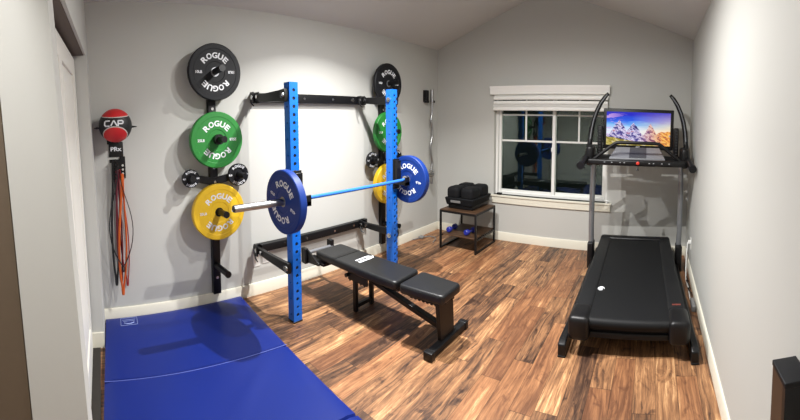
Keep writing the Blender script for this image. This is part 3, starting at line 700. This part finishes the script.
ct = MB(); put_text(ct, 'iFIT', .016, lambda x, y: (.0+x, 1.5485, 1.286+y), 1.3, .03); ct.build('lettering', M['white'], mon)
MB().box((-.14, 1.6, 1.2), (.14, 1.66, 1.5)).box((-.47, 1.52, 1.13), (.47, 1.60, 1.2)).build('monitor_mount', M['blackplastic'], tm, bevel=.004)

# ------------------------------------------------------------------ side table, case and dumbbells
TX0, TX1, TY0, TY1, TZ = .462, .962, -.65, -.12, .465
t = thing('side_table', (.71, -.39, 0), 'small side table with black metal frame and brown wooden shelves', 'table'); to = t.location
for x in (TX0, TX1-.022):
    for y in (TY0, TY1-.022): MB().box((x, y, 0), (x+.022, y+.022, TZ-.001)).build('leg', M['black'], t, to, bevel=.002)
for x in (TX0, TX1-.022):
    for z in (.0, TZ-.024, .148): MB().box((x+.001, TY0+.022, z), (x+.021, TY1-.022, z+.021)).build('side_rail', M['black'], t, to)
for y in (TY0, TY1-.022): MB().box((TX0+.022, y+.001, TZ-.024), (TX1-.022, y+.021, TZ-.002)).build('cross_rail', M['black'], t, to)
MB().box((TX0+.004, TY0+.004, TZ-.001), (TX1-.004, TY1-.004, TZ+.010)).build('tabletop', M['wood'], t, to, bevel=.002)
MB().box((TX0+.023, TY0+.012, .168), (TX1-.023, TY1-.012, .182)).build('shelf', M['wood'], t, to, bevel=.002)
t = thing('equipment_case', (.70, -.34, TZ+.0105), 'black case with four rounded lobes on top of the small side table', 'case'); to = t.location
b = MB().rbox((.525, -.555, TZ+.0108), (.862, -.125, .535), .012); b.build('base', M['blackplastic'], t, to)
b = MB(); z0, z1 = .520, .612
b.hexa([(.513, -.572, z0), (.868, -.572, z0), (.868, -.115, z0), (.513, -.115, z0), (.493, -.592, z1), (.893, -.592, z1), (.893, -.098, z1), (.493, -.098, z1)])
b.build('tray', M['fabric'], t, to, bevel=.012)
for x0, x1 in ((.510, .682), (.700, .874)):
    for y0, y1 in ((-.578, -.358), (-.332, -.118)): MB().rbox((x0, y0, .59), (x1, y1, .738), .045, 5).build('lobe', M['fabric'], t, to)
MB().hexa([(.585, -.594, .558), (.715, -.594, .558), (.715, -.57, .558), (.585, -.57, .558), (.585, -.5985, .584), (.715, -.5985, .584), (.715, -.58, .584), (.585, -.58, .584)]).build('name_plate', M['greyplastic'], t, to)
def dumbbell(x, y, ang, label):
    r = .034
    t = thing('dumbbell', (x, y, .1825+r), label, 'dumbbell', 'dumbbells on the table shelf', ang)
    MB().cyl((0, -.06, 0), (0, .06, 0), .0135, n=16).build('handle', M['navy'], t)
    for s_ in (-1, 1): MB().lathe([(.045*s_, .0001), (.045*s_, .026), (.052*s_, .034), (.092*s_, .034), (.101*s_, .026), (.101*s_, .0001)], (0, 0, 0), (0, 1, 0), 8, False).build('head', M['navy'], t)
dumbbell(.545, -.49, .05, 'blue dumbbell on the left of the table shelf')
dumbbell(.80, -.49, -.12, 'blue dumbbell on right side of the table shelf, by the front leg')

# ------------------------------------------------------------------ wall things at the left corner
BC = Vector((.152, -4.035, 1.543)); BR = .124
t = thing('ball_holder', (0, -4.03, 1.5), 'thin black wall bracket carrying the red and black ball', 'bracket'); to = t.location
MB().rbox((.001, -4.09, 1.40), (.008, -3.98, 1.52), .003).build('wall_plate', M['black'], t, to)
a = MB().tube([(.006, -4.168, 1.532), (.06, -4.165, 1.53), (.1, -4.17, 1.53), (.16, -4.192, 1.53)], [.004, .008, .008, .003], 8); a.tube([(.006, -3.895, 1.53), (.06, -3.90, 1.53), (.1, -3.898, 1.53), (.16, -3.876, 1.53)], [.004, .008, .008, .003], 8)
a.box((.001, -4.17, 1.524), (.007, -3.892, 1.536)); a.build('arms', M['black'], t, to)
MB().tube([(.004, -4.06, 1.41), (.06, -4.06, 1.43), (.10, -4.045, 1.4405)], .005, 8).build('support', M['black'], t, to); MB().tube([(.004, -4.0, 1.41), (.06, -4.0, 1.43), (.10, -4.02, 1.4405)], .005, 8).build('support', M['black'], t, to)
t = thing('medicine_ball', BC, 'red and black medicine ball held on left corner of the wall', 'ball')
MB().sphere((0, 0, 0), BR, 48, 32).build('shell', M['ball'], t)
def onball(x, y):
    a = x/BR-.20; e = y/BR+.12; r = BR+.0012     # wrapped on the sphere, facing the doorway
    return Vector((math.cos(e)*math.cos(a), math.cos(e)*math.sin(a), math.sin(e)))*r
def ball_stroke(pts):
    q = []
    for (x0, y0), (x1, y1) in zip(pts, pts[1:]): q += [onball(x0+(x1-x0)*k/6, y0+(y1-y0)*k/6) for k in range(6)]
    return q+[onball(*pts[-1])]
for st in ([(-.030, .018), (-.062, .018), (-.070, .010), (-.070, -.010), (-.062, -.018), (-.030, -.018)], [(-.022, -.018), (-.001, .018), (.003, .018), (.024, -.018)], [(.032, -.020), (.032, .018), (.062, .018), (.069, .012), (.069, .003), (.062, -.003), (.034, -.003)]):
    MB().tube(ball_stroke(st), .0052, 8).build('lettering', M['white'], t)

# band hanger
t = thing('band_hanger', (0, -4.02, 1.27), 'black slotted wall hanger with white lettering, below the red ball', 'hanger'); to = t.location
MB().rbox((.001, -4.078, 1.30), (.010, -3.965, 1.418), .004).build('name_plate', M['black'], t, to)
MB().box((.001, -3.997, 1.13), (.009, -3.952, 1.302)).box((.001, -4.075, 1.255), (.009, -3.99, 1.282)).box((.001, -4.06, 1.14), (.008, -3.99, 1.26)).build('back_plate', M['black'], t, to, bevel=.002)
for i in range(5):
    z = 1.268-.032*i; MB().tube([(.006, -4.03+.002*i, z), (.07, -4.04, z), (.082, -4.045, z+.014)], .0065, 8).build('hook', M['blackplastic'], t, to)
    if i: MB().cyl((.009, -3.974, z-.004), (.0105, -3.974, z-.004), .009, n=12).build('hole', M['wall'], t, to)
tx = MB(); put_text(tx, 'PRx', .034, lambda x, y: (.0112, -4.021+x, 1.362+y), 1.15, .03); tx.build('lettering', M['white'], t, to)
def band(label, mat, y, ztop, zbot, w, x, r=.006, sway=0., loopw=.03):
    """a closed loop of latex hanging from a hook"""
    p = []; n = 16; h = ztop-zbot
    for i in range(n+1): s_ = i/n; p.append((x+.004, y-.006-loopw*math.sin(PI*s_)**2*.35-loopw*.65*s_**3*(1-s_)*6+sway*s_, ztop-h*s_*.94))
    for i in range(1, 9): a = PI*i/9; p.append((x, y+sway-.006*math.cos(a)-loopw*.25*math.cos(a)*0, ztop-h*.94-h*.06*math.sin(a)))
    for i in range(n+1): s_ = 1-i/n; p.append((x-.004, y+.006+loopw*math.sin(PI*s_)**2*.35+loopw*.65*s_**3*(1-s_)*6+sway*s_, ztop-h*s_*.94))
    for i in range(1, 5): a = PI*i/5; p.append((x, y+.006*math.cos(a), ztop+.008*math.sin(a)))
    o = MB().tube(p, r, 8, closed=True, flat=.5).build('resistance_band', mat)
    return tag(o, label, 'resistance band', 'resistance bands on the wall hanger')
band('thick black resistance band hanging leftmost on the wall hanger', M['blacklatex'], -4.050, 1.262, .30, .02, .034, .011, -.012, .03)
band('thin black resistance band forming the widest loop on the wall hanger', M['blacklatex'], -4.022, 1.228, .42, .02, .086, .006, .012, .13)
band('maroon resistance band hanging between the black and orange bands', M['maroon'], -4.026, 1.194, .33, .02, .051, .011, .0, .02)
band('long orange resistance band reaching lowest on the wall hanger', M['orange'], -3.988, 1.165, .235, .02, .069, .011, -.03, .035)
band('thin red resistance band hanging rightmost behind the orange band', M['redlatex'], -4.004, 1.194, .28, .02, .018, .007, .03, .04)

# outlets
def outlet(loc, label, ax):
    t = thing('outlet_plate', loc, label, 'outlet', 'white outlet plates')
    if ax == 'x':
        MB().rbox((0.0005, -.036, -.058), (.006, .036, .058), .003).build('cover', M['vinyl'], t)
        for z in (-.022, .022):
            MB().rbox((.005, -.016, z-.014), (.008, .016, z+.014), .003).build('socket', M['door'], t)
    else:
        MB().rbox((-.006, -.036, -.058), (-.0005, .036, .058), .003).build('cover', M['vinyl'], t)
        MB().rbox((-.034, -.014, -.0), (-.005, .014, .034), .004).build('plug', M['vinyl'], t)
    return t
outlet((0, -2.822, .311), 'left one of two white outlet plates low on wall beside the left upright', 'x')
outlet((0, -2.727, .325), 'right one of two white outlet plates low on wall, nearer the left upright', 'x')
outlet((W, -.60, .33), 'white outlet with a plug on the right wall beside treadmill', '-x')
o = MB().tube([(W-.036, -.60, .345), (W-.046, -.62, .22), (W-.05, -.66, .06), (W-.055, -.74, .012), (W-.045, -.9, .008), (W-.05, -1.1, .008), (W-.055, -1.2, .03)], .006, 8).build('power_cord', M['vinyl'], tm)
o.matrix_parent_inverse = (Matrix.Translation(tm.location) @ Matrix.Rotation(.03, 4, 'Z')).inverted(); tag(o, 'white power cord')
o = MB().rbox((3.248, -1.36, .001), (3.282, -1.2, .05), .006).build('power_adapter', M['greyplastic'])
tag(o, 'grey power adapter on floor between treadmill and right wall', 'adapter')
p = [(3.262+.012*math.sin(2.1*i), -.42-.05*i+.03*math.sin(i*1.7), .012+.022*abs(math.sin(i*1.3))) for i in range(14)]
tag(MB().tube(p, .006, 8).build('tangled_cable', M['blackplastic']), 'black tangled cable on the floor behind the treadmill, by the right wall', 'cable')
t = thing('extension_cord', (.06, -.45, 0), 'grey cord with a plug lying on floor below the curl bar', 'cord'); to = t.location
MB().tube([(.03, -.62, .008), (.05, -.55, .01), (.08, -.5, .012), (.05, -.46, .012), (.10, -.42, .01), (.13, -.37, .009), (.2, -.36, .007), (.26, -.44, .007), (.3, -.55, .007)], .006, 8).build('cable', M['greyplastic'], t, to)
MB().rbox((.035, -.51, .0005), (.10, -.45, .03), .008).build('plug', M['greyplastic'], t, to)

# curl bar in its wall holder
t = thing('bar_holder', (0, -.25, 1.83), 'black wall holder gripping the top of the curl bar', 'holder'); to = t.location
MB().rbox((.001, -.355, 1.775), (.055, -.292, 1.925), .005).build('back_plate', M['black'], t, to)
MB().rbox((.03, -.365, 1.76), (.06, -.292, 1.79), .005).build('lower_jaw', M['black'], t, to); MB().rbox((.03, -.225, 1.765), (.085, -.19, 1.795), .005).build('clip', M['black'], t, to)
t = thing('curl_bar', (.085, -.235, 1.3), 'wavy chrome curl bar hanging upright on wall near the far corner', 'barbell'); to = t.location
x = .085
pts = [(x, -.265, 1.77), (x, -.266, 1.62), (x, -.290, 1.52), (x, -.258, 1.42), (x, -.26, 1.32), (x, -.298, 1.20), (x, -.290, 1.08), (x, -.255, .97), (x, -.28, .87)]
sm = []
for i in range(len(pts)-1):
    for k in range(4): sm.append(Vector(pts[i]).lerp(Vector(pts[i+1]), k/4))
sm.append(Vector(pts[-1])); MB().tube(sm, .0155, 12).build('shaft', M['sleeve'], t, to)
MB().cyl((x, -.265, 1.765), (x, -.265, 1.935), .022, n=18).build('sleeve', M['sleeve'], t, to)
MB().cyl((x, -.28, .875), (x, -.28, .69), .022, n=18).build('sleeve', M['sleeve'], t, to)
MB().cyl((x, -.28, .865), (x, -.28, .882), .034, n=18).build('collar', M['steel'], t, to)
MB().rbox((x-.012, -.33, .84), (x+.012, -.23, .858), .004).build('spring_clip', M['steel'], t, to)

# dark wooden upright by the right wall, close to the doorway
t = thing('panel_upright', (3.26, -3.45, 0), 'black framed brown upright against the right wall, at lower right corner', 'furniture'); to = t.location
MB().rbox((3.227, -3.506, .885), (3.298, -3.402, .90), .003).build('top_cap', M['rubber'], t, to)
MB().box((3.229, -3.487, 0), (3.238, -3.405, .886)).build('side_panel', M['darkwood'], t, to)
MB().box((3.228, -3.505, 0), (3.297, -3.487, .886)).build('front_post', M['black'], t, to)
MB().box((3.238, -3.487, 0), (3.297, -3.405, .03)).box((3.238, -3.415, .0), (3.297, -3.405, .886)).build('back_post', M['black'], t, to)

# ------------------------------------------------------------------ light, world, camera
def area(name, loc, power, size, col=(1, .93, .84), rot=(0, 0, 0)):
    l = bpy.data.lights.new(name, 'AREA'); l.shape = 'DISK'; l.size = size; l.energy = power; l.color = col
    o = bpy.data.objects.new(name, l); C.objects.link(o); o.location = loc; o.rotation_euler = rot; return o
WARM = (1., .985, .965)
for p, e, sp_ in (((1.08, -2.20, 2.74), 62, 124), ((1.62, -2.30, 2.74), 30, 178), ((2.20, -2.36, 2.62), 54, 172)):
    l = area('ceiling_lamp', p, e, .03, WARM); l.data.spread = math.radians(sp_)
area('jamb_fill', (2.66, -4.76, 2.46), 24, .2, WARM)  # added unseen fill light, placed behind the lintel to brighten the doorway jamb
w = bpy.data.worlds.new('night'); bpy.context.scene.world = w; w.use_nodes = True
w.node_tree.nodes['Background'].inputs[0].default_value = (.010, .013, .012, 1); w.node_tree.nodes['Background'].inputs[1].default_value = .5

cam = bpy.data.cameras.new('camera'); co = bpy.data.objects.new('camera', cam); C.objects.link(co)
yaw, pitch, roll = .6787732, -.0586371, -.0032048
f = Vector((-math.sin(yaw)*math.cos(pitch), math.cos(yaw)*math.cos(pitch), math.sin(pitch)))
r = Vector((math.cos(yaw), math.sin(yaw), 0)); u = r.cross(f)
r2 = r*math.cos(roll)+u*math.sin(roll); u2 = -r*math.sin(roll)+u*math.cos(roll)
co.matrix_world = Matrix(((r2.x, u2.x, -f.x, 2.88549), (r2.y, u2.y, -f.y, -4.33972), (r2.z, u2.z, -f.z, 1.52521), (0, 0, 0, 1)))
cam.type = 'PANO'; cam.panorama_type = 'CENTRAL_CYLINDRICAL'
fu, fv, u0, v0 = 368.8097, 373.1803, 403.7471, 142.7389
cam.central_cylindrical_range_u_min = -u0/fu; cam.central_cylindrical_range_u_max = (800-u0)/fu
cam.central_cylindrical_range_v_min = -(420-v0)/fv; cam.central_cylindrical_range_v_max = v0/fv
cam.central_cylindrical_radius = 1.0
cam.clip_start = .02
sc_ = bpy.context.scene; sc_.camera = co
sc_.view_settings.view_transform = 'Standard'; sc_.view_settings.look = 'None'; sc_.view_settings.gamma = 1
sc_.view_settings.exposure = 0.08; sc_.view_settings.use_curve_mapping = False
sc_.cycles.max_bounces = 8; sc_.cycles.diffuse_bounces = 4; sc_.cycles.use_denoising = True
